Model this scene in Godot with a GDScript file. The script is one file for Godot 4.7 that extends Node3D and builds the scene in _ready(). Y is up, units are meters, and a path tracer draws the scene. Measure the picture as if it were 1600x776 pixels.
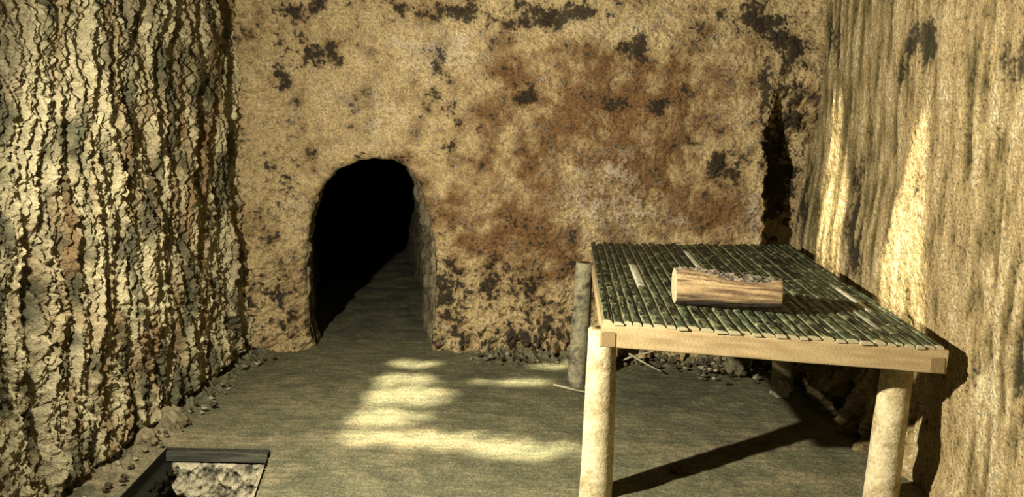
extends Node3D

# ------------------------------------------------------------------ constants
const SUN := Vector3(0.32, -0.85, -0.42)       # way the sunlight travels
const BULB := Vector3(-1.24, 1.42, -1.92)      # work lamp by the left wall
const CEIL := 2.0
const BACK_Z := -4.88
const RIGHT_X := 1.245
const LEFT_X := -1.66
const ARCH_C := Vector2(-1.035, 0.48)

const BACK_DARK = [[-0.50,1.72,0.13,0.06,1.0], [-0.16,1.71,0.19,0.08,1.0], [0.06,1.73,0.13,0.06,0.9], [0.30,1.56,0.06,0.09,1.0], [0.41,1.57,0.08,0.06,0.8], [-0.21,1.32,0.06,0.07,1.0], [-0.64,1.45,0.05,0.09,0.9], [-0.68,1.32,0.05,0.04,0.8], [-0.61,1.23,0.05,0.04,0.7], [-1.25,1.51,0.13,0.10,0.7], [-1.46,1.61,0.05,0.19,0.6], [-1.29,1.75,0.13,0.05,0.7], [-0.80,1.75,0.13,0.04,0.6], [0.45,1.26,0.08,0.05,0.9], [0.22,1.26,0.08,0.04,0.6], [0.60,1.39,0.06,0.06,0.5], [0.61,1.50,0.06,0.05,0.5], [0.74,0.98,0.06,0.09,1.0], [0.84,0.94,0.04,0.06,0.7], [0.23,0.89,0.04,0.03,0.9], [-0.48,1.16,0.04,0.03,0.7], [0.00,0.92,0.05,0.05,0.5], [0.61,1.08,0.04,0.04,0.7], [0.96,1.39,0.03,0.12,1.0], [1.01,1.63,0.04,0.08,0.6], [1.08,0.94,0.10,0.38,1.6], [0.71,0.83,0.05,0.05,0.6], [-0.29,0.68,0.10,0.04,0.6], [-0.62,1.07,0.10,0.03,0.4], [-1.47,0.87,0.07,0.20,0.4], [-1.46,1.45,0.04,0.13,0.5], [0.81,1.69,0.19,0.09,0.5], [0.92,1.72,0.12,0.08,0.6], [1.08,1.51,0.08,0.15,0.7], [1.01,1.32,0.06,0.09,0.6], [-0.36,0.37,0.20,0.14,0.5], [-0.56,0.23,0.13,0.17,0.4], [-0.12,0.17,0.13,0.14,0.5], [-0.32,0.07,0.30,0.05,0.6], [-1.08,1.03,0.20,0.03,0.5], [-0.66,0.44,0.05,0.27,0.5], [0.04,0.38,0.05,0.20,0.5], [-1.54,0.22,0.09,0.14,0.4]]
const BACK_BROWN = [[0.03,1.20,0.45,0.26,0.9], [0.42,0.97,0.35,0.23,0.9], [0.75,0.75,0.29,0.13,1.0], [-0.35,0.74,0.39,0.26,0.7], [-0.09,0.51,0.49,0.27,0.7], [0.35,1.42,0.25,0.19,0.7], [-0.22,1.42,0.26,0.19,0.5], [0.73,1.45,0.19,0.19,0.5]]
const BACK_PALE = [[-0.74,1.55,0.19,0.13,0.7], [-0.55,1.54,0.13,0.19,0.6], [-0.94,1.19,0.20,0.13,0.5], [0.23,0.74,0.19,0.16,0.8], [0.26,0.97,0.10,0.08,0.8], [0.94,0.75,0.06,0.19,0.9], [0.56,0.70,0.06,0.03,0.8], [0.12,1.64,0.22,0.05,0.5], [0.34,1.70,0.28,0.06,0.5], [0.72,1.60,0.12,0.09,0.5], [0.86,1.26,0.09,0.19,0.5], [-1.07,1.36,0.20,0.10,0.4], [-0.63,0.10,0.05,0.10,0.8], [-0.22,0.02,0.20,0.03,0.6], [0.04,0.84,0.10,0.20,0.4], [-1.42,0.73,0.10,0.20,0.5], [-1.47,1.26,0.07,0.06,0.5]]
const RIGHT_DARK = [[-3.55,1.52,0.19,0.10,1.0], [-4.67,1.56,0.16,0.12,0.9], [-5.01,1.45,0.13,0.29,0.6], [-2.92,1.23,0.04,0.06,0.9], [-5.02,0.83,0.16,0.39,0.7], [-4.18,0.83,0.09,0.24,0.7], [-4.05,0.63,0.12,0.16,0.7], [-2.75,1.41,0.05,0.10,0.9], [-2.91,1.41,0.13,0.05,0.5], [-3.87,1.40,0.15,0.05,0.5], [-2.69,0.85,0.07,0.10,0.5], [-4.21,1.24,0.11,0.22,0.4], [-2.92,0.45,0.06,0.08,0.4], [-2.66,0.57,0.05,0.14,0.6], [-2.59,0.41,0.05,0.07,0.6], [-3.92,1.07,0.08,0.13,0.3]]
const RIGHT_PALE = [[-2.78,0.44,0.08,0.11,0.9], [-2.88,0.48,0.06,0.08,0.8], [-2.88,1.48,0.06,0.11,0.5], [-3.38,1.60,0.07,0.04,0.7], [-2.97,0.76,0.23,0.15,0.3], [-2.77,0.26,0.12,0.07,0.4], [-2.84,1.23,0.06,0.09,0.5]]
const LEFT_DARK = [[-3.90,1.43,0.14,0.14,0.8], [-5.02,1.32,0.10,0.66,0.8], [-4.66,1.32,0.07,0.46,0.8], [-4.22,1.57,0.07,0.17,0.4], [-4.82,0.23,0.14,0.20,0.5], [-3.69,0.11,0.24,0.10,0.3]]
const LEFT_BROWN = [[-4.21,1.46,0.16,0.69,0.8], [-4.47,1.41,0.15,0.24,0.7], [-4.05,0.83,0.17,0.25,0.7], [-3.43,0.34,0.31,0.24,0.5], [-3.67,1.44,0.11,0.24,0.4]]
const FLOOR_LIGHT = [[-1.58,-3.12,0.13,0.17,0.9], [-1.35,-3.50,0.27,0.07,0.9], [0.43,-3.52,0.24,0.18,0.5], [0.78,-3.61,0.20,0.18,0.4], [0.35,-3.29,0.07,0.05,0.5], [-1.32,-4.24,0.21,0.12,0.5], [0.77,-3.23,0.24,0.09,0.6], [-1.03,-3.18,0.07,0.23,0.7], [-1.57,-3.47,0.10,0.20,0.9], [-0.66,-3.52,0.59,0.21,0.3], [-1.32,-3.87,0.33,0.17,0.3], [-0.80,-3.99,0.36,0.61,0.2], [-0.26,-3.55,0.35,0.21,0.1]]  # lighter wear; the last spots also put sun patch warmth into the colour
const FLOOR_DARK = [[-0.37,-4.20,0.23,0.25,0.5], [-0.64,-3.20,0.20,0.10,0.5], [0.47,-4.15,0.37,0.32,0.6], [-1.09,-4.25,0.09,0.20,0.3], [-0.35,-3.05,0.17,0.05,0.3], [-1.62,-4.12,0.12,0.19,0.3], [0.40,-3.28,0.03,0.03,0.9]]
const SUN_GAPS = [[-0.85,-4.62,0.22,0.07], [-0.80,-4.35,0.18,0.11], [-0.92,-4.05,0.18,0.2], [-0.72,-4.1,0.2,0.16], [-1.0,-3.92,0.16,0.12], [-0.82,-3.82,0.25,0.15], [-0.6,-3.55,0.36,0.10], [-0.2,-3.47,0.26,0.10], [-0.22,-4.32,0.18,0.06], [-0.08,-4.6,0.1,0.05]]

var grain: Texture2D
var pits: Texture2D
var fibre: Texture2D
var arch_r := PackedFloat32Array()
var names := {}


func _ready() -> void:
	var cam := Camera3D.new()
	cam.name = "camera"
	cam.fov = 29.00527
	cam.near = 0.05
	cam.far = 200.0
	cam.position = Vector3(0, 1.32, 0)
	cam.rotation = Vector3(deg_to_rad(-8.9785), deg_to_rad(3.3917), 0)
	add_child(cam)
	cam.current = true

	var sky_mat := ProceduralSkyMaterial.new()
	sky_mat.sky_top_color = Color(0.60, 0.66, 0.70)
	sky_mat.sky_horizon_color = Color(0.80, 0.80, 0.74)
	sky_mat.ground_horizon_color = Color(0.55, 0.52, 0.42)
	sky_mat.ground_bottom_color = Color(0.32, 0.29, 0.2)
	var env := Environment.new()
	env.background_mode = Environment.BG_SKY
	env.sky = Sky.new()
	env.sky.sky_material = sky_mat
	env.background_energy_multiplier = 0.9
	env.tonemap_mode = Environment.TONE_MAPPER_LINEAR
	env.tonemap_exposure = 1.0
	env.sdfgi_enabled = true
	env.ssao_enabled = true
	env.ssil_enabled = true
	var we := WorldEnvironment.new()
	we.name = "world_environment"
	we.environment = env
	add_child(we)

	var sun := DirectionalLight3D.new()
	sun.name = "sun"
	sun.light_color = Color(1.0, 0.95, 0.85)
	sun.light_energy = 9.0
	sun.light_angular_distance = 2.3
	sun.shadow_enabled = true
	add_child(sun)
	sun.look_at_from_position(Vector3.ZERO, SUN, Vector3.UP)

	make_textures()
	arch_table()
	build_back_wall()
	build_left_wall()
	build_right_wall()
	build_floor()
	build_pit()
	build_tunnel()
	build_front_wall()
	build_ceiling()
	build_bed()
	build_block()
	build_bulb()
	build_debris()


# ------------------------------------------------------------------ helpers
func noise(freq: float, octaves := 1, seed_value := 1) -> FastNoiseLite:
	var n := FastNoiseLite.new()
	n.noise_type = FastNoiseLite.TYPE_SIMPLEX_SMOOTH
	n.seed = seed_value
	n.frequency = freq
	n.fractal_type = FastNoiseLite.FRACTAL_FBM if octaves > 1 else FastNoiseLite.FRACTAL_NONE
	n.fractal_octaves = octaves
	return n


func lin(r: float, g: float, b: float, k := 1.0) -> Color:
	# a surface colour as a linear value, from how the surface reads under the warm light
	var c := Color(r / 255.0, g / 255.0, b / 255.0).srgb_to_linear()
	return Color(minf(c.r * k, 0.85), minf(c.g * k / 0.9, 0.85), minf(c.b * k / 0.68, 0.85))


func times(c: Color, k: float) -> Color:
	return Color(c.r * k, c.g * k, c.b * k)


func ss(a: float, b: float, x: float) -> float:
	return smoothstep(a, b, x) if a < b else 1.0 - smoothstep(b, a, x)


func numbered(called: String) -> String:
	var n: int = names.get(called, -1) + 1
	names[called] = n
	return called if n == 0 else "%s_%03d" % [called, n]


func put(called: String, m: Mesh, mat: Material, parent: Node3D = null) -> MeshInstance3D:
	var o := MeshInstance3D.new()
	o.name = numbered(called) if parent == null else called
	o.mesh = m
	o.material_override = mat
	if parent:
		parent.add_child(o, true)
	else:
		add_child(o, true)
	return o


func thing(called: String, label: String, category: String, at := Vector3.ZERO, group := "") -> Node3D:
	var o := Node3D.new()
	o.name = numbered(called)
	add_child(o, true)
	o.position = at
	tag(o, label, category, group)
	return o


func tag(o: Node3D, label: String, category: String, group := "") -> void:
	o.set_meta("label", label)
	o.set_meta("category", category)
	if group:
		o.set_meta("group", group)


func struct(called: String, m: Mesh, mat: Material) -> MeshInstance3D:
	var o := put(called, m, mat)
	o.set_meta("kind", "structure")
	return o


func splat(nu: int, nv: int, u0: float, v0: float, du: float, dv: float, list: Array) -> PackedFloat32Array:
	var f := PackedFloat32Array()
	f.resize(nu * nv)
	for b in list:
		var cu: float = b[0]
		var cv: float = b[1]
		var ru: float = b[2]
		var rv: float = b[3]
		var amp: float = b[4]
		for j in range(maxi(0, int((cv - 2.2 * rv - v0) / dv)), mini(nv, int((cv + 2.2 * rv - v0) / dv) + 1)):
			var b2: float = (v0 + j * dv - cv) / rv
			for i in range(maxi(0, int((cu - 2.2 * ru - u0) / du)), mini(nu, int((cu + 2.2 * ru - u0) / du) + 1)):
				var a2: float = (u0 + i * du - cu) / ru
				f[j * nu + i] += amp * exp(-(a2 * a2 + b2 * b2) * 0.9)
	return f


# a mesh over a grid of points; cells with a corner whose keep is 0 are left out
func grid_arrays(nu: int, nv: int, pos: PackedVector3Array, col: PackedColorArray, keep := PackedByteArray(), flip := false, wrap := false) -> Array:
	var nor := PackedVector3Array()
	nor.resize(nu * nv)
	for j in nv:
		var ja := maxi(j - 1, 0) * nu
		var jb := mini(j + 1, nv - 1) * nu
		for i in nu:
			var ia := i - 1
			var ib := i + 1
			if wrap:
				if ia < 0: ia = nu - 2
				if ib >= nu: ib = 1
			else:
				if ia < 0: ia = 0
				if ib >= nu: ib = nu - 1
			var n: Vector3 = (pos[j * nu + ib] - pos[j * nu + ia]).cross(pos[jb + i] - pos[ja + i])
			nor[j * nu + i] = (-n if flip else n).normalized()
	var idx := PackedInt32Array()
	idx.resize((nu - 1) * (nv - 1) * 6)
	var k := 0
	var all := keep.is_empty()
	for j in nv - 1:
		for i in nu - 1:
			var a := j * nu + i
			if not all and (keep[a] == 0 or keep[a + 1] == 0 or keep[a + nu] == 0 or keep[a + nu + 1] == 0):
				continue
			if flip:
				idx[k] = a; idx[k + 1] = a + 1; idx[k + 2] = a + nu
				idx[k + 3] = a + 1; idx[k + 4] = a + nu + 1; idx[k + 5] = a + nu
			else:
				idx[k] = a; idx[k + 1] = a + nu; idx[k + 2] = a + 1
				idx[k + 3] = a + 1; idx[k + 4] = a + nu; idx[k + 5] = a + nu + 1
			k += 6
	idx.resize(k)
	var arr := []
	arr.resize(Mesh.ARRAY_MAX)
	arr[Mesh.ARRAY_VERTEX] = pos
	arr[Mesh.ARRAY_NORMAL] = nor
	arr[Mesh.ARRAY_COLOR] = col
	arr[Mesh.ARRAY_INDEX] = idx
	return arr


func grid_mesh(nu: int, nv: int, pos: PackedVector3Array, col: PackedColorArray, keep := PackedByteArray(), flip := false, wrap := false) -> ArrayMesh:
	var m := ArrayMesh.new()
	m.add_surface_from_arrays(Mesh.PRIMITIVE_TRIANGLES, grid_arrays(nu, nv, pos, col, keep, flip, wrap))
	return m


func noise_texture(freq: float, octaves: int, seed_value: int, dark: float, mid: float, light: float, size := 1024) -> NoiseTexture2D:
	var n := noise(freq, octaves, seed_value)
	var t := NoiseTexture2D.new()
	t.width = size
	t.height = size
	t.seamless = true
	t.normalize = true
	t.noise = n
	var g := Gradient.new()
	g.offsets = PackedFloat32Array([0.0, 0.5, 1.0])
	g.colors = PackedColorArray([Color(dark, dark, dark), Color(mid, mid, mid), Color(light, light, light)])
	t.color_ramp = g
	return t


func make_textures() -> void:
	grain = noise_texture(0.035, 5, 11, 0.52, 0.86, 1.0)
	pits = noise_texture(0.05, 5, 23, 0.0, 0.6, 1.0)
	fibre = noise_texture(0.02, 5, 31, 0.66, 0.9, 1.0, 512)


func earth(rough: float, scale := 2.2, relief := 0.4) -> StandardMaterial3D:
	var m := StandardMaterial3D.new()
	m.vertex_color_use_as_albedo = true
	m.albedo_texture = grain
	m.roughness = rough
	m.metallic_specular = 0.25
	m.uv1_triplanar = true
	m.uv1_world_triplanar = true
	m.uv1_scale = Vector3(scale, scale, scale)
	m.heightmap_enabled = true
	m.heightmap_texture = pits
	m.heightmap_scale = relief
	return m


func wood(scale: Vector3, rough := 0.75, relief := 0.12) -> StandardMaterial3D:
	var m := StandardMaterial3D.new()
	m.vertex_color_use_as_albedo = true
	m.albedo_texture = fibre
	m.roughness = rough
	m.metallic_specular = 0.3
	m.uv1_triplanar = true
	m.uv1_scale = scale
	m.heightmap_enabled = true
	m.heightmap_texture = fibre
	m.heightmap_scale = relief
	return m


# ------------------------------------------------------------------ the arch of the passage
func arch_table() -> void:
	# outline of the opening round its middle, as distance over angle
	var o := [Vector2(-0.735, -0.12), Vector2(-0.722, 0.0), Vector2(-0.703, 0.163), Vector2(-0.69, 0.368), Vector2(-0.697, 0.571), Vector2(-0.732, 0.754),
		Vector2(-0.776, 0.895), Vector2(-0.841, 0.977), Vector2(-0.946, 1.006), Vector2(-1.079, 0.999), Vector2(-1.179, 0.959), Vector2(-1.265, 0.883),
		Vector2(-1.326, 0.773), Vector2(-1.365, 0.598), Vector2(-1.382, 0.395), Vector2(-1.372, 0.189), Vector2(-1.344, 0.008), Vector2(-1.325, -0.12)]
	var n := noise(2.2, 2, 77)
	arch_r.resize(361)
	for k in 361:
		var d := Vector2.from_angle(deg_to_rad(k))
		var r := 0.6
		for i in o.size():
			var hit = Geometry2D.segment_intersects_segment(ARCH_C, ARCH_C + d * 2.0, o[i], o[(i + 1) % o.size()])
			if hit != null:
				r = ARCH_C.distance_to(hit)
		arch_r[k] = r
	var sm := arch_r.duplicate()
	for k in 360:
		var s := 0.0
		for q in range(-6, 7):
			s += sm[(k + q + 360) % 360]
		var dd := Vector2.from_angle(deg_to_rad(k)) * 3.0
		arch_r[k] = s / 13.0 + n.get_noise_2d(dd.x, dd.y) * 0.008
	arch_r[360] = arch_r[0]


func arch_at(a: float) -> float:
	var t := fposmod(rad_to_deg(a), 360.0)
	var k := int(t)
	return lerpf(arch_r[k], arch_r[k + 1], t - k)


# ------------------------------------------------------------------ walls
func build_back_wall() -> void:
	var st := 0.004
	var x0 := -1.85
	var y0 := -0.06
	var nu := 820
	var nv := 525
	var dark := splat(nu, nv, x0, y0, st, st, BACK_DARK)
	var brown := splat(nu, nv, x0, y0, st, st, BACK_BROWN)
	var pale := splat(nu, nv, x0, y0, st, st, BACK_PALE)
	var big := noise(2.0, 2, 5)
	var patch := noise(4.5, 3, 9)
	var mid := noise(10.0, 3, 6)
	var fine := noise(30.0, 4, 7)
	var spot := noise(55.0, 2, 8)
	var pos := PackedVector3Array(); pos.resize(nu * nv)
	var col := PackedColorArray(); col.resize(nu * nv)
	var keep := PackedByteArray(); keep.resize(nu * nv); keep.fill(1)
	var ochre := lin(196, 165, 103)
	var earth_brown := lin(128, 92, 50)
	var crust := lin(222, 200, 148)
	var mould := lin(42, 37, 25)
	for j in nv:
		var y := y0 + j * st
		for i in nu:
			var x := x0 + i * st
			var q := j * nu + i
			var b := big.get_noise_2d(x, y)
			var m := mid.get_noise_2d(x, y) * 1.9
			var f := fine.get_noise_2d(x, y) * 1.8
			var s := spot.get_noise_2d(x, y) * 1.6
			var p4 := patch.get_noise_2d(x, y) * 1.9
			var low := ss(0.8, 0.15, y)
			var leftish := ss(-1.3, -1.45, x)
			# relief
			var z := BACK_Z + b * 0.025 + m * 0.008 * (1.0 + low + leftish) + f * 0.004 * (1.0 + 1.2 * low + leftish)
			z += ss(0.2, -0.02, y) * (0.05 + 0.13 * ss(-0.45, 0.1, x)) * (0.75 + 0.45 * m)
			z += ss(-1.35, -1.75, x) * 0.12
			var d_amt := dark[q] * 0.95 + p4 * 0.34 + m * (0.36 + 0.14 * low) + f * (0.40 + 0.14 * low) + s * 0.2 + low * 0.12 - 0.43 - pale[q] * 0.12
			var dk := ss(0.0, 0.45, d_amt)
			z -= dk * 0.007
			# the hollow in the corner
			var edge := x + m * 0.016 + f * 0.007
			var hollow := ss(0.98, 1.04, edge) * ss(1.45, 0.95, y + m * 0.03)
			z -= hollow * 0.26
			# rounded lip of the passage
			var px := x
			var py := y
			var v := Vector2(x, y) - ARCH_C
			if absf(v.x) < 0.55 and absf(v.y) < 0.72:
				var r := arch_at(v.angle())
				var d := v.length() - r
				if d < -0.012:
					keep[q] = 0
				elif d < 0.0:
					var p := ARCH_C + v.normalized() * r
					px = p.x
					py = p.y
					d = 0.0
				if d < 0.05 and keep[q]:
					z -= 0.05 - sqrt(maxf(0.0025 - (0.05 - d) * (0.05 - d), 0.0))
			pos[q] = Vector3(px, py, z)
			var c := ochre.lerp(earth_brown, clampf(brown[q] * 0.75 + m * 0.38 + p4 * 0.42 + b * 0.3 + 0.16 + leftish * -0.2, 0.0, 1.0))
			c = c.lerp(crust, clampf(pale[q] * 0.6 + f * 0.35 + m * 0.35 + s * 0.2 - 0.22, 0.0, 0.9))
			c = times(c, (1.0 + 0.28 * f + 0.18 * s + 0.15 * m) * (1.0 - 0.5 * ss(0.1, 0.75, f * 0.7 + s * 0.35 + m * 0.35 + p4 * 0.2 + low * 0.1)))
			c = c.lerp(mould, dk * 0.9)
			col[q] = c
	struct("wall_back", grid_mesh(nu, nv, pos, col, keep), earth(0.95, 2.2, 0.5))


func build_left_wall() -> void:
	var st := 0.0045
	var z0 := -5.15
	var y0 := -0.06
	var nu := 700
	var nv := 468
	var dark := splat(nu, nv, z0, y0, st, st, LEFT_DARK)
	var brown := splat(nu, nv, z0, y0, st, st, LEFT_BROWN)
	var col_n := noise(1.0, 2, 41)
	var rid := noise(1.0, 2, 42)
	var lump := noise(1.0, 2, 43)
	var fine := noise(1.0, 3, 44)
	var bend := noise(1.3, 2, 45)
	var blot := noise(1.0, 3, 46)
	var pos := PackedVector3Array(); pos.resize(nu * nv)
	var col := PackedColorArray(); col.resize(nu * nv)
	var tan_c := lin(192, 172, 116)
	var pink := lin(138, 110, 66)
	var grey := lin(70, 68, 42)
	for j in nv:
		var y := y0 + j * st
		for i in nu:
			var z := z0 + i * st
			var q := j * nu + i
			var w := -3.8 * log(-z / 3.8) - 3.8 + bend.get_noise_2d(z, y) * 0.10
			var a := col_n.get_noise_2d(w * 3.2, y * 0.7) * 1.5
			var r1 := rid.get_noise_2d(w * 10.0, y * 2.8) * 1.7
			var r2 := lump.get_noise_2d(w * 27.0, y * 9.5) * 1.7
			var f := fine.get_noise_2d(w * 58.0 + r2 * 0.5, y * 23.0) * 1.3
			var x := LEFT_X + a * 0.016 + r1 * 0.02 + (0.5 - absf(r2)) * 0.020 + r2 * 0.013 + f * 0.015
			# long furrows
			var g1 := absf(z + 4.66 + 0.03 * a) / 0.05
			var g2 := absf(z + 2.82 + 0.02 * sin(y * 9.0)) / 0.035
			x -= 0.08 * exp(-g1 * g1) + 0.12 * exp(-g2 * g2) * ss(1.0, 0.8, y)
			x -= ss(0.06, 0.0, y) * 0.055 - ss(0.35, 0.05, y) * 0.015
			pos[q] = Vector3(x, y, z)
			var c := tan_c.lerp(pink, clampf(brown[q] * 0.9 + blot.get_noise_2d(z * 6.0 - 30.0, y * 1.2) * 1.6 + 0.1, 0.0, 1.0))
			c = c.lerp(grey, clampf(dark[q] * 0.9 + 1.4 * blot.get_noise_2d(z * 8.0 + 40.0, y * 1.6) + blot.get_noise_2d(z * 4.0, y * 2.6) * 1.8 - r2 * 0.3 + f * 0.3 - 0.1, 0.0, 0.85))
			col[q] = times(c, 1.0 + 0.4 * f + 0.3 * blot.get_noise_2d(z * 16.0, y * 7.0))
	struct("wall_left", grid_mesh(nu, nv, pos, col, PackedByteArray(), true), earth(0.95, 2.6, 0.5))


func build_right_wall() -> void:
	var st := 0.005
	var z0 := -5.25
	var y0 := -0.06
	var nu := 640
	var nv := 420
	var dark := splat(nu, nv, z0, y0, st, st, RIGHT_DARK)
	var pale := splat(nu, nv, z0, y0, st, st, RIGHT_PALE)
	var big := noise(1.0, 2, 51)
	var streak := noise(1.0, 3, 52)
	var mid := noise(9.0, 3, 53)
	var fine := noise(38.0, 3, 54)
	var spot := noise(60.0, 1, 55)
	var rock := noise(8.0, 3, 56)
	var pos := PackedVector3Array(); pos.resize(nu * nv)
	var col := PackedColorArray(); col.resize(nu * nv)
	var ochre := lin(184, 153, 93)
	var olive := lin(116, 98, 52)
	var crust := lin(224, 200, 136)
	var mould := lin(46, 41, 27)
	for j in nv:
		var y := y0 + j * st
		for i in nu:
			var z := z0 + i * st
			var q := j * nu + i
			var b := big.get_noise_2d(z * 2.0, y * 0.8)
			var t := streak.get_noise_2d(z * 9.0 + b * 0.6, y * 1.3) * 1.6
			var m := mid.get_noise_2d(z, y * 0.45) * 1.8
			var f := fine.get_noise_2d(z, y * 0.7) * 1.8
			var s := spot.get_noise_2d(z, y)
			var under := ss(-3.12, -3.4, z) * ss(0.5, 0.05, y)
			var k := rock.get_noise_2d(z * 1.2, y * 0.5)
			var x := RIGHT_X + b * 0.014 + t * 0.003 + m * 0.003 + f * 0.0025
			x -= 0.045 * ss(-3.3, -3.9, z) * ss(1.1, 0.6, y)
			x -= under * (0.06 + 0.10 * k + 0.03 * m + 0.012 * f) + ss(0.12, 0.0, y) * 0.03
			var dk := ss(0.0, 0.3, dark[q] + t * 0.24 + f * 0.32 + m * 0.34 + s * 0.18 - 0.42)
			pos[q] = Vector3(x + dk * 0.005, y, z)
			var c := ochre.lerp(olive, clampf(t * 0.6 + m * 0.6 + b * 0.6 - pale[q] * 0.3 + ss(-3.3, -4.6, z) * 0.45 + 0.1, 0.0, 1.0))
			c = c.lerp(crust, clampf(pale[q] * 0.75 - t * 0.4 + f * 0.4 - m * 0.35 + s * 0.2 - 0.12, 0.0, 0.95))
			c = times(c, (1.0 + 0.26 * f + 0.12 * m) * (1.0 - 0.45 * ss(0.15, 0.7, f * 0.7 + t * 0.4 + m * 0.3)) * (1.0 - 0.6 * ss(0.42, 0.7, s + f * 0.4)))
			col[q] = c.lerp(mould, dk * 0.85)
	struct("wall_right", grid_mesh(nu, nv, pos, col), earth(0.95, 2.9, 0.28))


func pit_hole(x: float, z: float) -> float:
	# above 0 inside the pit's mouth
	var t := clampf((z + 3.42) / 0.46, 0.0, 3.0)
	var xl := lerpf(-1.515, -1.482, t)
	var xr := lerpf(-1.118, -1.034, t)
	return minf(minf(x - xl, xr - x), minf(z + 3.405, -2.45 - z))


func build_floor() -> void:
	var st := 0.005
	var x0 := -1.8
	var z0 := -5.1
	var nu := 640
	var nv := 540
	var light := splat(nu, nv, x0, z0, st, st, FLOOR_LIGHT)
	var dark := splat(nu, nv, x0, z0, st, st, FLOOR_DARK)
	var big := noise(1.6, 2, 61)
	var brush := noise(1.0, 3, 62)
	var mid := noise(6.0, 3, 63)
	var fine := noise(30.0, 3, 64)
	var edge := noise(20.0, 2, 65)
	var pos := PackedVector3Array(); pos.resize(nu * nv)
	var col := PackedColorArray(); col.resize(nu * nv)
	var keep := PackedByteArray(); keep.resize(nu * nv); keep.fill(1)
	var olive := lin(110, 103, 66)
	var worn_or_sunlit := lin(150, 130, 86)
	var moss := lin(66, 63, 43)
	for j in nv:
		var z := z0 + j * st
		for i in nu:
			var x := x0 + i * st
			var q := j * nu + i
			var b := big.get_noise_2d(x, z)
			var br := brush.get_noise_2d(x * 5.0 + z, z * 22.0)
			var m := mid.get_noise_2d(x, z)
			var f := fine.get_noise_2d(x, z)
			var y := b * 0.008 + br * 0.0025 + m * 0.004 + f * 0.0016
			# crumbs of the walls along their feet
			var foot := ss(-1.5, -1.64, x + m * 0.06) + ss(-4.55, -4.8, z + m * 0.12) * ss(-0.6, -0.3, x)
			y += foot * (0.010 + 0.05 * maxf(0.0, edge.get_noise_2d(x * 0.8, z * 0.8)))
			y += ss(-4.55, -4.75, z) * ss(0.55, 0.75, x) * ss(1.05, 0.9, x) * (0.02 + 0.05 * m)
			var p := Vector3(x, y, z)
			var h := pit_hole(x, z) + f * 0.004
			if h > 0.0:
				keep[q] = 0
			pos[q] = p
			var c := olive.lerp(worn_or_sunlit, clampf(light[q] * 0.8 + br * 0.3 + m * 0.5 + b * 0.2 - 0.1, 0.0, 1.0))
			c = c.lerp(moss, clampf(dark[q] * 0.7 - br * 0.25 + m * -0.4 - b * 0.2, 0.0, 0.9))
			c = times(c, (1.0 + 0.3 * f) * (1.0 - 0.3 * foot * maxf(0.0, -m)))
			col[q] = c
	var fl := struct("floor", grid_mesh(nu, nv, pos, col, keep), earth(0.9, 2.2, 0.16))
	# the near part, behind the photographer
	var m := fl.mesh as ArrayMesh
	var flat := PackedVector3Array()
	var fc := PackedColorArray()
	for j in 12:
		for i in 12:
			flat.append(Vector3(-2.0 + i * 0.3455, 0.0, -2.405 + j * 0.3))
			fc.append(olive)
	m.add_surface_from_arrays(Mesh.PRIMITIVE_TRIANGLES, grid_arrays(12, 12, flat, fc))


func build_pit() -> void:
	# the four sides and the bottom of the pit, rubbly earth
	var lump := noise(13.0, 3, 71)
	var fine := noise(45.0, 2, 72)
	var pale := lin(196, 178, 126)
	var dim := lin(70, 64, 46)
	var m := ArrayMesh.new()
	var c4 := [Vector2(-1.515, -3.405), Vector2(-1.118, -3.405), Vector2(-0.940, -2.45), Vector2(-1.444, -2.45)]
	for e in 4:
		var a: Vector2 = c4[e]
		var b: Vector2 = c4[(e + 1) % 4]
		var n := Vector2(-(b - a).y, (b - a).x).normalized()
		var nu := 100
		var nv := 130
		var pos := PackedVector3Array()
		var col := PackedColorArray()
		for j in nv:
			var y := 0.004 - 0.8 * j / (nv - 1)
			for i in nu:
				var p := a.lerp(b, float(i) / (nu - 1))
				var l := lump.get_noise_3d(p.x, y * 0.9, p.y)
				var f := fine.get_noise_3d(p.x, y, p.y)
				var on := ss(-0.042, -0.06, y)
				var into := on * (0.026 + l * 0.03 + f * 0.012)
				p += n * into
				pos.append(Vector3(p.x, y, p.y))
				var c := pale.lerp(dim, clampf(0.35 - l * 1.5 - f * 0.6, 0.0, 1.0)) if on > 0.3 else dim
				if e == 3:  # left side: its shade is put into the colour
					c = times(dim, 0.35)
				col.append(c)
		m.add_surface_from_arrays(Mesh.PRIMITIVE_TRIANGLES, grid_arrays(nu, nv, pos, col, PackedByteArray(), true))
	var bp := PackedVector3Array()
	var bc := PackedColorArray()
	for j in 60:
		for i in 40:
			var x := -1.56 + i * 0.6 / 39
			var z := -3.45 + j * 1.05 / 59
			bp.append(Vector3(x, -0.77 + lump.get_noise_2d(x, z) * 0.03, z))
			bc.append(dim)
	m.add_surface_from_arrays(Mesh.PRIMITIVE_TRIANGLES, grid_arrays(40, 60, bp, bc))
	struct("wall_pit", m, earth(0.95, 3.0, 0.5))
	# a dark strip standing in for the floor's own lip at the far edge
	var t := put("trim_1", bar(Vector3(-1.512, -0.024, -3.392), Vector3(-1.122, -0.024, -3.392), 0.036, 0.02, lin(84, 80, 56), lin(40, 38, 28)), wood(Vector3(6, 40, 40)))
	t.set_meta("kind", "structure")


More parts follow.
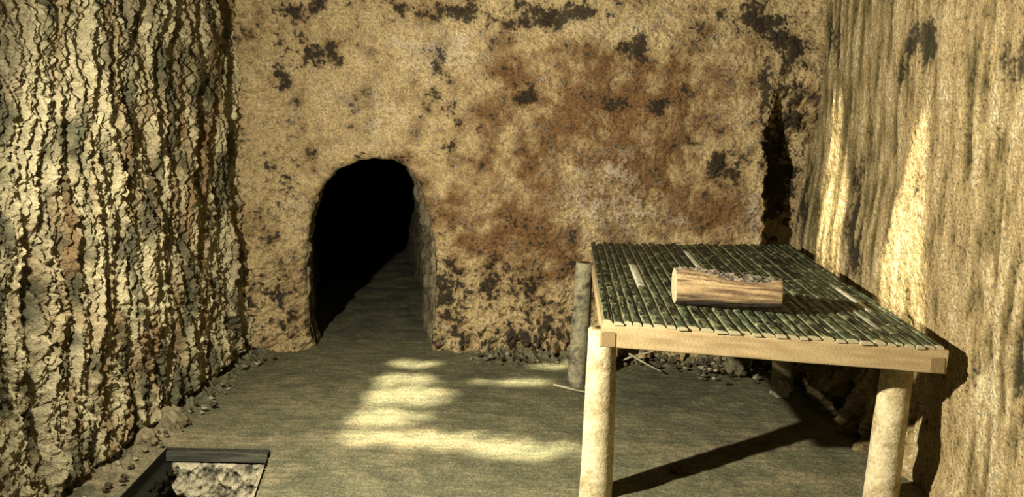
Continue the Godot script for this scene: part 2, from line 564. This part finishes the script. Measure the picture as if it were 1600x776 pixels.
func build_tunnel() -> void:
	var lump := noise(7.0, 3, 81)
	var fine := noise(30.0, 2, 82)
	var path := [[-4.925, 0.0, 1.0], [-5.1, -0.03, 1.0], [-5.4, -0.13, 1.03], [-6.0, -0.24, 1.1], [-6.8, -0.42, 1.15], [-7.8, -0.65, 1.2], [-8.7, -0.88, 1.25], [-9.8, -1.4, 1.3], [-10.6, -1.9, 1.3]]
	var nu := 161
	var nv := 180
	var pos := PackedVector3Array()
	var col := PackedColorArray()
	var c0 := lin(140, 122, 80)
	var c1 := lin(64, 58, 40)
	for j in nv:
		var t := float(j) / (nv - 1)
		t = t * t * (path.size() - 1) * 0.999
		var k := int(t)
		var w := t - k
		var z: float = lerpf(path[k][0], path[k + 1][0], w)
		var ox: float = lerpf(path[k][1], path[k + 1][1], w)
		var sc: float = lerpf(path[k][2], path[k + 1][2], w)
		for i in nu:
			var a := -PI * 0.5 + TAU * i / (nu - 1)
			var d := Vector2.from_angle(a)
			var r := arch_at(a)
			var x := ARCH_C.x + ox + d.x * r * sc
			var y := ARCH_C.y + d.y * r * lerpf(1.0, 1.06, minf(j / 20.0, 1.0))
			var l := lump.get_noise_3d(x, y * 0.6, z)
			var f := fine.get_noise_3d(x, y, z)
			var amp := minf(j / 14.0, 1.0)
			var push := (l * 0.05 + f * 0.014) * amp
			pos.append(Vector3(x + d.x * push, y + d.y * push, z))
			col.append(c0.lerp(c1, clampf(0.45 + l * 1.2 + f * 0.8, 0.0, 1.0)))
	struct("wall_passage", grid_mesh(nu, nv, pos, col, PackedByteArray(), false, true), earth(0.95, 2.2, 0.5))
	# the closed far end
	var e := BoxMesh.new()
	e.size = Vector3(1.6, 1.6, 0.1)
	var em := ArrayMesh.new()
	em.add_surface_from_arrays(Mesh.PRIMITIVE_TRIANGLES, e.get_mesh_arrays())
	var end := struct("wall_far", em, earth_flat(c1))
	end.position = Vector3(-2.95, 0.5, -10.6)
	# the trodden floor of the passage
	var fp := PackedVector3Array()
	var fc := PackedColorArray()
	var g0 := lin(118, 110, 72)
	var g1 := lin(84, 80, 56)
	for j in 220:
		var z := -5.06 - 5.6 * j / 219.0
		for i in 150:
			var x := -3.9 + 3.4 * i / 149.0
			var l := lump.get_noise_2d(x * 0.5, z * 0.5)
			var f := fine.get_noise_2d(x, z)
			fp.append(Vector3(x, l * 0.012 + f * 0.004, z))
			fc.append(times(g0.lerp(g1, clampf(0.5 + l, 0.0, 1.0)), 1.0 + 0.4 * f))
	struct("floor", grid_mesh(150, 220, fp, fc, PackedByteArray(), true), earth(0.9, 2.2, 0.16))


func earth_flat(c: Color) -> StandardMaterial3D:
	var m := StandardMaterial3D.new()
	m.albedo_color = c.linear_to_srgb()
	m.albedo_texture = grain
	m.uv1_triplanar = true
	m.uv1_world_triplanar = true
	m.uv1_scale = Vector3(2, 2, 2)
	m.roughness = 0.95
	return m


func box_into(st: SurfaceTool, a: Vector3, b: Vector3) -> void:
	var m := BoxMesh.new()
	m.size = (b - a).abs()
	st.append_from(m, 0, Transform3D(Basis(), (a + b) * 0.5))


func build_front_wall() -> void:
	# behind the camera: a wall with a doorway, and the near stretches of the side walls
	var st := SurfaceTool.new()
	st.begin(Mesh.PRIMITIVE_TRIANGLES)
	box_into(st, Vector3(-1.9, -0.05, 0.75), Vector3(-0.55, 2.0, 0.95))
	box_into(st, Vector3(0.55, -0.05, 0.75), Vector3(1.5, 2.0, 0.95))
	box_into(st, Vector3(-0.55, 1.85, 0.75), Vector3(0.55, 2.0, 0.95))
	struct("wall_front", st.commit(), earth_flat(lin(150, 126, 80)))
	for s in 2:
		var w := SurfaceTool.new()
		w.begin(Mesh.PRIMITIVE_TRIANGLES)
		if s == 0:
			box_into(w, Vector3(-1.9, -0.05, -2.04), Vector3(-1.68, 2.02, 0.9))
		else:
			box_into(w, Vector3(1.25, -0.05, -2.06), Vector3(1.5, 2.02, 0.9))
		struct(["wall_left", "wall_right"][s], w.commit(), earth_flat(lin(150, 126, 80)))


func roof_open(x: float, z: float, ragged: float) -> bool:
	# roof openings shaped to throw the sun strips and the dappled floor patch
	var t := (1.24 - x) / 0.32
	var y := CEIL - 0.85 * t
	var zw := z - 0.42 * t
	if y > 0.3 and y < 1.36:
		var e := ragged * 0.03
		var za := lerpf(-4.735, -4.68, ss(0.5, 1.3, y))
		var zb := lerpf(-4.32, -4.53, ss(0.75, 1.4, y))
		if zw > za + e and zw < zb + e and y < 1.34 + ragged * 0.12:
			return true
		za = lerpf(-3.80, -3.56, ss(0.45, 1.35, y))
		zb = lerpf(-3.36, -3.46, ss(0.6, 1.35, y))
		if zw > za + e and zw < zb + e and y < 1.22 + ragged * 0.15:
			return true
	var fx := x + 0.753
	var fz := z - 0.988
	var f := 0.0
	for b in SUN_GAPS:
		var u: float = (fx - b[0]) / b[2]
		var v: float = (fz - b[1]) / b[3]
		f = maxf(f, exp(-(u * u + v * v) * 0.7))
	return f + ragged * 0.5 > 0.53


func build_ceiling() -> void:
	# a thin flat roof out of view, its holes shaped for the sun patches
	var rag := noise(9.0, 3, 91)
	var step := 0.018
	var nx := 190
	var nz := 335
	var x0 := -1.92
	var z0 := -5.1
	var open := PackedByteArray()
	open.resize(nx * nz)
	for j in nz:
		for i in nx:
			var x := x0 + (i + 0.5) * step
			var z := z0 + (j + 0.5) * step
			open[j * nx + i] = 1 if roof_open(x, z, rag.get_noise_2d(x, z)) else 0
	var st := SurfaceTool.new()
	st.begin(Mesh.PRIMITIVE_TRIANGLES)
	for j in nz:
		var i := 0
		while i < nx:
			if open[j * nx + i]:
				i += 1
				continue
			var k := i
			while k < nx and open[j * nx + k] == 0:
				k += 1
			var a := Vector3(x0 + i * step, CEIL, z0 + j * step)
			var b := Vector3(x0 + k * step, CEIL + 0.02, z0 + (j + 1) * step)
			for q in [[Vector3(a.x, a.y, a.z), Vector3(b.x, a.y, a.z), Vector3(b.x, a.y, b.z), Vector3(a.x, a.y, b.z)],
					[Vector3(a.x, b.y, a.z), Vector3(a.x, b.y, b.z), Vector3(b.x, b.y, b.z), Vector3(b.x, b.y, a.z)],
					[Vector3(a.x, a.y, a.z), Vector3(a.x, a.y, b.z), Vector3(a.x, b.y, b.z), Vector3(a.x, b.y, a.z)],
					[Vector3(b.x, a.y, a.z), Vector3(b.x, b.y, a.z), Vector3(b.x, b.y, b.z), Vector3(b.x, a.y, b.z)]]:
				for v in [0, 1, 2, 0, 2, 3]:
					st.add_vertex(q[v])
			i = k
	st.generate_normals()
	struct("ceiling", st.commit(), earth_flat(lin(92, 80, 52)))


# ------------------------------------------------------------------ wooden pieces
# a squared timber from a to b with slightly rounded edges; w is its height, d its depth
func bar(a: Vector3, b: Vector3, h: float, d: float, c0: Color, c1: Color, seed_value := 3) -> ArrayMesh:
	var n := noise(1.0, 2, seed_value)
	var along := (b - a).normalized()
	var side := along.cross(Vector3.UP).normalized()
	var up := side.cross(along).normalized()
	var r := minf(h, d) * 0.09
	var prof := []
	for q in [[1, 1], [-1, 1], [-1, -1], [1, -1]]:
		var base: float = [0.0, 90.0, 180.0, 270.0][prof.size() / 3]
		for k in 3:
			var an := deg_to_rad(base + k * 45.0)
			prof.append(Vector2(q[0] * (d * 0.5 - r) + cos(an) * r, q[1] * (h * 0.5 - r) + sin(an) * r))
	# finer points along the broad faces
	var ring: Array = []
	for i in prof.size():
		var p0: Vector2 = prof[i]
		var p1: Vector2 = prof[(i + 1) % prof.size()]
		var parts := 6 if p0.distance_to(p1) > 0.012 else 1
		for k in parts:
			ring.append(p0.lerp(p1, float(k) / parts))
	ring.append(ring[0])
	var nu := ring.size()
	var nv := maxi(3, int(a.distance_to(b) / 0.012))
	var pos := PackedVector3Array()
	var col := PackedColorArray()
	var len := a.distance_to(b)
	for j in nv:
		var t := float(j) / (nv - 1)
		for i in nu:
			var p: Vector2 = ring[i]
			var wob := n.get_noise_3d(t * len * 6.0, p.x * 60.0, p.y * 60.0)
			var g := n.get_noise_3d(t * len * 5.0, p.x * 300.0 + 9.0, p.y * 300.0)
			pos.append(a.lerp(b, t) + side * (p.x + wob * 0.0012) + up * (p.y + wob * 0.0015))
			col.append(c0.lerp(c1, clampf(0.45 + wob * 0.6 + g * 0.7, 0.0, 1.0)))
	var m := grid_mesh(nu, nv, pos, col, PackedByteArray(), true, true)
	# ends
	var st := SurfaceTool.new()
	st.begin(Mesh.PRIMITIVE_TRIANGLES)
	for e in 2:
		var at := a if e == 0 else b
		st.set_normal(-along if e == 0 else along)
		for i in nu - 1:
			var p0: Vector2 = ring[i]
			var p1: Vector2 = ring[i + 1]
			var v := [at, at + side * p0.x + up * p0.y, at + side * p1.x + up * p1.y]
			for q in ([0, 2, 1] if e == 0 else [0, 1, 2]):
				st.set_color(c1)
				st.add_vertex(v[q])
	st.commit(m)
	return m


# a round pole through the points, with a radius at each; colours from c0 to c1 by a patchy noise
func pole(pts: Array, radii: Array, nu: int, nv: int, rough: float, c0: Color, c1: Color, seed_value: int, dome := 0.15) -> ArrayMesh:
	var n := noise(1.0, 3, seed_value)
	var pos := PackedVector3Array()
	var col := PackedColorArray()
	var first: Vector3 = pts[0]
	var last: Vector3 = pts[-1]
	var along := (last - first).normalized()
	var side := along.cross(Vector3.BACK if absf(along.z) < 0.8 else Vector3.RIGHT).normalized()
	var up := side.cross(along)
	var segs := pts.size() - 1
	for j in nv + 4:
		var t := clampf(float(j - 2) / (nv - 1), 0.0, 1.0)
		var shrink := 1.0
		var slide := 0.0
		if j == 0 or j == nv + 3:
			shrink = 0.0
		elif j == 1 or j == nv + 2:
			shrink = 0.86
		else:
			slide = 0.0
		var k := mini(int(t * segs), segs - 1)
		var w := t * segs - k
		var c: Vector3 = (pts[k] as Vector3).lerp(pts[k + 1], w)
		var r: float = lerpf(radii[k], radii[k + 1], w)
		if j == 0:
			c -= along * r * dome * (1.0 if j == 0 else 0.7)
		elif j >= nv + 2:
			c += along * r * dome * (1.0 if j == nv + 3 else 0.7)
		for i in nu + 1:
			var a := TAU * i / nu
			var d := side * cos(a) + up * sin(a)
			var s := c + d * r
			var b := n.get_noise_3d(s.x * 9.0, s.y * 9.0, s.z * 9.0)
			var f := n.get_noise_3d(s.x * 40.0, s.y * 40.0, s.z * 40.0)
			pos.append(c + d * r * shrink * (1.0 + rough * (b + 0.5 * f)))
			col.append(c0.lerp(c1, clampf(0.3 + b * 1.1 + f * 0.8, 0.0, 1.0)))
	return grid_mesh(nu + 1, nv + 4, pos, col, PackedByteArray(), true, true)


# ------------------------------------------------------------------ the bed
const B_FL := Vector3(0.105, 0.622, -2.93)
const B_FR := Vector3(1.165, 0.551, -2.93)
const B_BL := Vector3(0.105, 0.583, -4.80)
const B_BR := Vector3(1.11, 0.583, -4.80)


func bed_at(u: float, v: float) -> Vector3:
	return B_FL.lerp(B_FR, u).lerp(B_BL.lerp(B_BR, u), v)


func build_bed() -> void:
	var o := thing("bamboo_bed", "low bed of dark green split bamboo on a pale timber frame by the right wall", "bed", Vector3(0.62, 0, -3.9))
	var off := -o.position
	var timber := wood(Vector3(14, 30, 14), 0.7, 0.1)
	var post := wood(Vector3(9, 9, 9), 0.85, 0.25)
	var parts := Node3D.new()
	parts.free()
	var t0 := lin(204, 172, 110)
	var t1 := lin(172, 140, 84)
	var dt := Vector3(0, -0.0375, 0)
	var fr := put("front_rail", bar(B_FL + dt + Vector3(0, 0, -0.03) + off, B_FR + dt + Vector3(0, 0, -0.03) + off, 0.075, 0.06, t0, t1), timber, o)
	fr.set_meta("label", "pale squared front rail")
	# the side rails run through the front rail, their sawn ends show on its face
	for s in 2:
		var u: float = [0.022, 0.972][s]
		var f := bed_at(u, 0.0)
		var b := bed_at([0.022, 0.978][s], 1.0)
		var dn := Vector3(0, -0.0475, 0)
		put("side_rail", bar(f + dn + Vector3(0, 0, -0.055) + off, b + dn + off, 0.05, 0.042, t0, t1, 8 + s), timber, o)
		var e := put("rail_end", bar(f + Vector3(0, -0.048, 0.003) + off, f + Vector3(0, -0.048, -0.05) + off, 0.046, 0.042, times(t1, 0.9), times(t1, 0.72), 12 + s), timber, o)
		e.set_meta("label", "sawn end of a side rail")
	put("back_rail", bar(B_BL + dt + off, B_BR + dt + off, 0.06, 0.05, t0, t1, 15), timber, o)
	for v in [0.36, 0.68]:
		put("cross_rail", bar(bed_at(0.05, v) + dt + off, bed_at(0.95, v) + dt + off, 0.045, 0.04, t1, times(t1, 0.7), 17), timber, o)
	# legs of barked round wood
	var l0 := lin(214, 190, 130)
	var l1 := lin(168, 142, 88)
	var d0 := lin(150, 136, 92)
	var d1 := lin(62, 56, 38)
	put("leg", pole([Vector3(0.098, -0.015, -3.055) + off, Vector3(0.107, 0.27, -3.055) + off, Vector3(0.114, 0.575, -3.05) + off], [0.055, 0.051, 0.046], 40, 110, 0.035, l0, l1, 101), post, o)
	put("leg", pole([Vector3(1.042, -0.015, -3.09) + off, Vector3(1.06, 0.25, -3.095) + off, Vector3(1.079, 0.505, -3.10) + off], [0.056, 0.053, 0.049], 40, 110, 0.04, l0, l1, 102), post, o)
	put("leg", pole([Vector3(0.042, 0.0, -4.30) + off, Vector3(0.062, 0.3, -4.30) + off, Vector3(0.074, 0.575, -4.30) + off], [0.043, 0.043, 0.038], 32, 90, 0.06, d0, d1, 103), post, o)
	put("leg", pole([Vector3(0.985, 0.0, -4.32) + off, Vector3(0.985, 0.25, -4.32) + off, Vector3(0.985, 0.54, -4.32) + off], [0.05, 0.047, 0.045], 32, 80, 0.05, l1, d0, 104), post, o)
	# a twist of wire round the near left corner
	var loop := []
	var lr := []
	for k in 15:
		var a := TAU * k / 14.0
		loop.append(Vector3(0.098 - 0.012 * cos(a), 0.585 + 0.042 * sin(a), -3.0 - 0.02 * sin(a)) + off)
		lr.append(0.0028)
	put("lashing", pole(loop, lr, 6, 60, 0.0, lin(120, 108, 76), lin(70, 64, 46), 105), post, o)
	# split bamboo laid lengthways, each with its own width, colour and knots
	var bam := StandardMaterial3D.new()
	bam.vertex_color_use_as_albedo = true
	bam.albedo_texture = fibre
	bam.roughness = 0.5
	bam.metallic_specular = 0.22
	bam.uv1_triplanar = true
	bam.uv1_scale = Vector3(30, 30, 4)
	var rng := RandomNumberGenerator.new()
	rng.seed = 4711
	var n := noise(1.0, 3, 111)
	var widths := []
	var sum := 0.0
	for k in 30:
		var w := rng.randf_range(0.75, 1.3)
		widths.append(w)
		sum += w
	var u := 0.006
	for k in 30:
		var du: float = widths[k] / sum * 0.988
		var dry := 0.0  # pale streak: own tone on two slats, painted sun on the right pair
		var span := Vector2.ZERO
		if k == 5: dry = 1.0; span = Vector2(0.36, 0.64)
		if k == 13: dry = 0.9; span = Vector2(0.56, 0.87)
		if k == 27: dry = 1.0; span = Vector2(0.25, 0.46)  # narrow streak of sun put into the slat colour
		if k == 25: dry = 0.5; span = Vector2(0.1, 0.25)  # fainter run of the same painted sun streak
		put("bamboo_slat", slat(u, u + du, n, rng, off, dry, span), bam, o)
		u += du


func slat(u0: float, u1: float, n: FastNoiseLite, rng: RandomNumberGenerator, off: Vector3, dry: float, span: Vector2) -> ArrayMesh:
	var nu := 11
	var nv := 130
	var v0 := rng.randf_range(-0.004, 0.006)
	var v1 := rng.randf_range(0.985, 1.015)
	var lift := rng.randf_range(0.0, 0.004)
	var gap := (u1 - u0) * rng.randf_range(0.03, 0.08)
	var phase := rng.randf_range(0.0, 1.0)
	var pitch := rng.randf_range(0.27, 0.36)
	var tone := rng.randf_range(0.7, 1.5)
	var shift := rng.randf_range(0.0, 50.0)
	var green := times(lin(68, 75, 48), tone)
	var deep := times(lin(15, 18, 13), tone)
	var straw := lin(156, 150, 94)
	var cut := lin(190, 172, 118)
	var pale_or_sunlit := lin(226, 212, 158)
	var pos := PackedVector3Array()
	var col := PackedColorArray()
	for j in nv:
		var t := float(j) / (nv - 1)
		var v := lerpf(v0, v1, t)
		var along := v * 1.9
		var knot := absf(fposmod(along / pitch + phase, 1.0) - 0.5) * pitch
		var ring := exp(-pow(knot / 0.008, 2.0))
		for i in nu:
			var s := clampf((i - 1) / float(nu - 3), 0.0, 1.0) * 2.0 - 1.0
			var p := bed_at(lerpf(u0 + gap, u1 - gap, s * 0.5 + 0.5), v)
			var h := 0.0055 * (1.0 - s * s * s * s) + 0.003 + lift + ring * 0.0022
			h += n.get_noise_3d(along * 6.0, s * 0.7, shift) * 0.0018
			if i == 0 or i == nu - 1:
				h = -0.002 + lift * 0.3
			pos.append(p + Vector3(0, h, 0) + off)
			var b := n.get_noise_3d(along * 5.0, s * 0.6 + shift, 3.0) * 1.9
			var f := n.get_noise_3d(along * 22.0, s * 2.0 + shift, 7.0) * 1.8
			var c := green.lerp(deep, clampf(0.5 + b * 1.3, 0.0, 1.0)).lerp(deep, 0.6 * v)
			c = c.lerp(straw, clampf(f * 1.0 + n.get_noise_3d(along * 8.0, s + shift, 20.0) * 1.3 - 0.12 - 0.35 * v, 0.0, 0.9))
			c = c.lerp(straw, 0.75 * ring)
			c = c.lerp(straw, 0.6 * ss(0.8, 0.95, absf(s)) * (1.0 if s < 0.0 else 0.35))
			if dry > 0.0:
				c = c.lerp(pale_or_sunlit, dry * ss(span.x - 0.03, span.x + 0.03, v) * ss(span.y + 0.03, span.y - 0.03, v) * ss(-0.5, 0.0, f + 0.3))
			if j == 0:
				c = cut
			col.append(c)
	var m := grid_mesh(nu, nv, pos, col, PackedByteArray())
	# the cut end that faces the room
	var st := SurfaceTool.new()
	st.begin(Mesh.PRIMITIVE_TRIANGLES)
	for i in nu - 1:
		var a := pos[i]
		var b := pos[i + 1]
		var a2 := Vector3(a.x, minf(a.y, pos[0].y), a.z)
		var b2 := Vector3(b.x, minf(b.y, pos[0].y), b.z)
		st.set_normal(Vector3.BACK)
		for q in [a, b, b2, a, b2, a2]:
			st.set_color(cut)
			st.add_vertex(q)
	st.commit(m)
	return m


# ------------------------------------------------------------------ the block of wood on the bed
func build_block() -> void:
	var a := Vector3(0.368, 0.0, -3.29)
	var b := Vector3(0.722, 0.0, -3.235)
	var mid := (a + b) * 0.5
	var o := thing("wood_block", "short weathered half log lying across the green bamboo slats of the bed", "log", Vector3(mid.x, 0.611, mid.z))
	var along := (b - a).normalized()
	var side := Vector3.UP.cross(along).normalized()   # towards the back
	if side.z > 0.0:
		side = -side
	var n := noise(1.0, 3, 121)
	var nu := 73
	var nv := 96
	var len := a.distance_to(b)
	var pos := PackedVector3Array()
	var col := PackedColorArray()
	var warm := lin(186, 152, 94)
	var rust := lin(108, 80, 48)
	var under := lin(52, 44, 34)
	var rings := []
	for j in nv:
		var t := float(j) / (nv - 1)
		var x := (t - 0.5) * len
		var hh := lerpf(0.064, 0.052, t)
		var round_end := 1.0 - 0.05 * pow(absf(t * 2.0 - 1.0), 12.0)
		for i in nu:
			var an := TAU * i / (nu - 1)
			var c := cos(an)
			var s := sin(an)
			# flattened on the under side, broad towards the back
			var py := signf(s) * pow(absf(s), 0.8)
			var pz := signf(c) * pow(absf(c), 0.9)
			var g := n.get_noise_3d(x * 5.0, py * 2.0, pz * 2.0)
			var f := n.get_noise_3d(x * 26.0, py * 9.0, pz * 9.0)
			var top := ss(0.35, 0.8, py)
			var k := (1.0 + 0.07 * g + 0.025 * f) * round_end
			var y := hh + py * hh * k
			y -= top * (0.010 * maxf(0.0, f) + 0.012 * ss(0.25, 0.7, t) * ss(1.0, 0.8, t))
			pos.append(along * (x - pz * 0.012 * pow(1.0 - t, 4.0)) + Vector3.UP * y + side * pz * 0.058 * k)
			var grain_line := n.get_noise_3d(x * 3.0, py * 14.0, pz * 14.0)
			var cc := warm.lerp(rust, clampf(0.4 + grain_line * 1.6 + g * 0.8, 0.0, 1.0))
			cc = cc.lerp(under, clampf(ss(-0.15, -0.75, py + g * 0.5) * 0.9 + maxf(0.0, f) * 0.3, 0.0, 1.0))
			col.append(cc)
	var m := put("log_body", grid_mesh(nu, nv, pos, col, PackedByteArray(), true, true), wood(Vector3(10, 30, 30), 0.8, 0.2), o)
	m.set_meta("label", "reddish brown barked side")
	for e in 2:
		var j := 0 if e == 0 else nv - 1
		var ctr := Vector3.ZERO
		for i in nu - 1:
			ctr += pos[j * nu + i]
		ctr /= nu - 1
		var st := SurfaceTool.new()
		st.begin(Mesh.PRIMITIVE_TRIANGLES)
		var pale := lin(204, 176, 120)
		for r in 6:
			for i in nu - 1:
				var q := []
				for z in [[r, i], [r, i + 1], [r + 1, i + 1], [r + 1, i]]:
					var p: Vector3 = ctr.lerp(pos[j * nu + z[1]], z[0] / 6.0)
					q.append(p + along * (-0.003 if e == 0 else 0.003) * (1.0 - pow(z[0] / 6.0, 6.0)))
				for v in ([0, 1, 2, 0, 2, 3] if e == 1 else [0, 2, 1, 0, 3, 2]):
					st.set_color(pale.lerp(times(pale, 0.6), (r % 2) * 0.5))
					st.add_vertex(q[v])
		st.generate_normals()
		var c := put("cut_end", st.commit(), wood(Vector3(20, 20, 20), 0.8, 0.1), o)
		c.set_meta("label", "pale sawn end")
	# rough torn bark left along the top
	var bp := PackedVector3Array()
	var bc := PackedColorArray()
	var bark_n := noise(1.0, 3, 131)
	for j in 90:
		var t := 0.03 + 0.95 * j / 89.0
		var x := (t - 0.5) * len
		var hh := lerpf(0.064, 0.052, t)
		for i in 30:
			var w := i / 29.0 * 2.0 - 1.0
			var an := PI * 0.5 + w * 0.72 + 0.12
			var r1 := bark_n.get_noise_2d(x * 22.0, w * 2.5)
			var r2 := bark_n.get_noise_2d(x * 75.0, w * 8.0)
			var edge := ss(1.0, 0.6, absf(w) + 0.5 * r1 + 0.3 * r2)
			var y := hh + sin(an) * hh - 0.014 + edge * (0.014 + 0.014 * r1 + 0.007 * r2) - ss(0.25, 0.7, t) * 0.004
			bp.append(along * x + Vector3.UP * y - side * cos(an) * 0.058 * -1.0)
			bc.append(lin(150, 132, 96).lerp(lin(44, 38, 28), clampf(0.55 - r1 * 1.2 - r2 * 0.9, 0.0, 1.0)))
	var k := put("bark", grid_mesh(30, 90, bp, bc, PackedByteArray(), false), wood(Vector3(20, 20, 20), 0.9, 0.3), o)
	k.set_meta("label", "torn grey bark along the top")


# ------------------------------------------------------------------ the lamp
func build_bulb() -> void:
	var o := thing("work_lamp", "shaded work lamp hanging on a black cord close to the left wall", "lamp", BULB)
	var aim := Vector3(0.70, -0.25, -0.67)
	var glow := StandardMaterial3D.new()
	glow.albedo_color = Color(1.0, 0.95, 0.85)
	glow.emission_enabled = true
	glow.emission = Color(1.0, 0.94, 0.84)
	glow.emission_energy_multiplier = 6.0
	var s := SphereMesh.new()
	s.radius = 0.03
	s.height = 0.06
	put("bulb", s, glow, o)
	var black := StandardMaterial3D.new()
	black.albedo_color = Color(0.06, 0.06, 0.06)
	black.roughness = 0.5
	# a shallow dish behind the bulb
	var pos := PackedVector3Array()
	var col := PackedColorArray()
	var prof := [Vector2(0.0, 0.062), Vector2(0.02, 0.062), Vector2(0.035, 0.05), Vector2(0.055, 0.034), Vector2(0.07, 0.018), Vector2(0.074, 0.018), Vector2(0.058, 0.038), Vector2(0.037, 0.056), Vector2(0.02, 0.07), Vector2(0.0, 0.07)]
	for p in prof:
		for i in 33:
			var a := TAU * i / 32.0
			pos.append(Vector3(cos(a) * p.x, sin(a) * p.x, p.y))
			col.append(Color(1, 1, 1))
	var turned := Basis.looking_at(aim, Vector3.UP)
	var sh := put("shade", grid_mesh(33, prof.size(), pos, col, PackedByteArray(), false, true), black, o)
	sh.basis = turned
	var w := CylinderMesh.new()
	w.top_radius = 0.003
	w.bottom_radius = 0.003
	w.height = CEIL - BULB.y - 0.03
	var cd := put("cord", w, black, o)
	cd.position = turned * Vector3(0, 0, 0.072)
	cd.position.y += w.height * 0.5
	var l := SpotLight3D.new()
	l.name = "lamp_light"
	l.light_color = Color(1.0, 0.965, 0.90)
	l.light_energy = 18.0
	l.light_size = 0.022
	l.spot_range = 15.0
	l.spot_attenuation = 2.0
	l.spot_angle = 80.0
	l.spot_angle_attenuation = 1.0
	l.shadow_enabled = true
	o.add_child(l)
	l.basis = turned


# ------------------------------------------------------------------ small things on the floor
func build_debris() -> void:
	var dry := wood(Vector3(12, 12, 12), 0.85, 0.1)
	var soil := earth(0.95, 3.0, 0.3)
	var s0 := lin(186, 172, 122)
	var s1 := lin(110, 98, 64)
	var y := 0.035
	var twigs := [
		["thin arched dry twig under the bed, right of the near left leg", [Vector3(0.27, y, -4.62), Vector3(0.33, y + 0.03, -4.60), Vector3(0.42, y + 0.06, -4.58)]],
		["straight pale twig crossing the arched twig under the left side of the bed", [Vector3(0.30, y + 0.05, -4.56), Vector3(0.38, y + 0.015, -4.51), Vector3(0.45, y - 0.01, -4.47)]],
		["curled dry root arching over the soil heap under the middle of the bed", [Vector3(0.72, y, -4.55), Vector3(0.735, y + 0.07, -4.55), Vector3(0.80, y + 0.09, -4.54), Vector3(0.85, y + 0.05, -4.53), Vector3(0.86, y, -4.52)]],
		["short pale stalk standing at the right of the curled root", [Vector3(0.88, y - 0.01, -4.56), Vector3(0.90, y + 0.05, -4.57), Vector3(0.93, y + 0.09, -4.59)]],
		["long dry stick lying at the foot of the back left leg of the bed", [Vector3(-0.06, 0.012, -4.27), Vector3(0.04, 0.013, -4.19), Vector3(0.12, 0.012, -4.14)]]]
	for k in twigs.size():
		var pts: Array = twigs[k][1]
		var rr := []
		for q in pts.size():
			rr.append(lerpf(0.006, 0.003, float(q) / (pts.size() - 1)))
		var t := put("dry_twig", pole(pts, rr, 8, 24, 0.15, s0, s1, 140 + k), dry)
		tag(t, twigs[k][0], "twig", "dry twigs under the bed")
	var clods := [
		["pale clod of earth beside the back right leg of the bed", Vector3(0.955, 0.02, -4.21), 0.034, s0],
		["reddish brown pebble lying alone on the floor under the bed", Vector3(0.40, 0.008, -3.28), 0.022, lin(96, 66, 46)],
		["largest grey clod on the soil heap under the bed", Vector3(0.80, 0.055, -4.50), 0.04, s1],
		["crumbly lump at the foot of the left wall behind the pit", Vector3(-1.585, 0.03, -3.62), 0.045, lin(140, 122, 80)],
		["smaller lump at the foot of the left wall, left of the pit's corner", Vector3(-1.60, 0.025, -3.42), 0.034, lin(140, 122, 80)]]
	for k in clods.size():
		var c := put("pebble" if k == 1 else "earth_clod", clod(clods[k][2], 150 + k, clods[k][3]), soil)
		c.position = clods[k][1]
		tag(c, clods[k][0], "pebble" if k == 1 else "clod")
	# crumbs of soil and dry bits, too many to count
	var rng := RandomNumberGenerator.new()
	rng.seed = 99
	var mm := MultiMesh.new()
	mm.transform_format = MultiMesh.TRANSFORM_3D
	mm.use_colors = true
	mm.mesh = clod(1.0, 160, Color(1, 1, 1), 9, 6)
	mm.instance_count = 290
	for k in 290:
		var p := Vector3.ZERO
		if k < 170:
			p = Vector3(0.80 + rng.randfn(0, 0.12), 0, -4.58 + rng.randfn(0, 0.10))
		elif k < 230:
			p = Vector3(rng.randf_range(-0.5, 1.1), 0, -4.66 + rng.randfn(0, 0.05))
		else:
			p = Vector3(-1.56 + rng.randfn(0, 0.03), 0, rng.randf_range(-4.7, -2.7))
		var r := rng.randf_range(0.003, 0.009)
		p.y = 0.012 + r * 0.5 + (0.04 * exp(-Vector2(p.x - 0.8, p.z + 4.58).length_squared() / 0.02) if k < 170 else rng.randf_range(0.0, 0.015))
		mm.set_instance_transform(k, Transform3D(Basis.from_euler(Vector3(rng.randf() * 6, rng.randf() * 6, 0)).scaled(Vector3(r * 1.4, r, r)), p))
		mm.set_instance_color(k, s0.lerp(s1, rng.randf()) if rng.randf() < 0.45 else lin(86, 72, 44))
	var mi := MultiMeshInstance3D.new()
	mi.name = "soil_crumbs"
	mi.multimesh = mm
	mi.material_override = soil
	add_child(mi)
	tag(mi, "loose soil crumbs scattered along the foot of the walls and heaped under the bed", "soil")
	mi.set_meta("kind", "stuff")


func clod(r: float, seed_value: int, c: Color, nu := 25, nv := 14) -> ArrayMesh:
	var n := noise(1.0, 3, seed_value)
	var pos := PackedVector3Array()
	var col := PackedColorArray()
	for j in nv:
		var th := PI * j / (nv - 1)
		for i in nu:
			var ph := TAU * i / (nu - 1)
			var d := Vector3(sin(th) * cos(ph), cos(th), sin(th) * sin(ph))
			var k := n.get_noise_3d(d.x * 1.4, d.y * 1.4, d.z * 1.4)
			pos.append(d * r * (1.0 + 0.55 * k) * Vector3(1.25, 0.75, 1.0).x * Vector3(1, 1, 1).x)
			col.append(times(c, 1.0 + 0.7 * k))
	return grid_mesh(nu, nv, pos, col, PackedByteArray(), true, true)
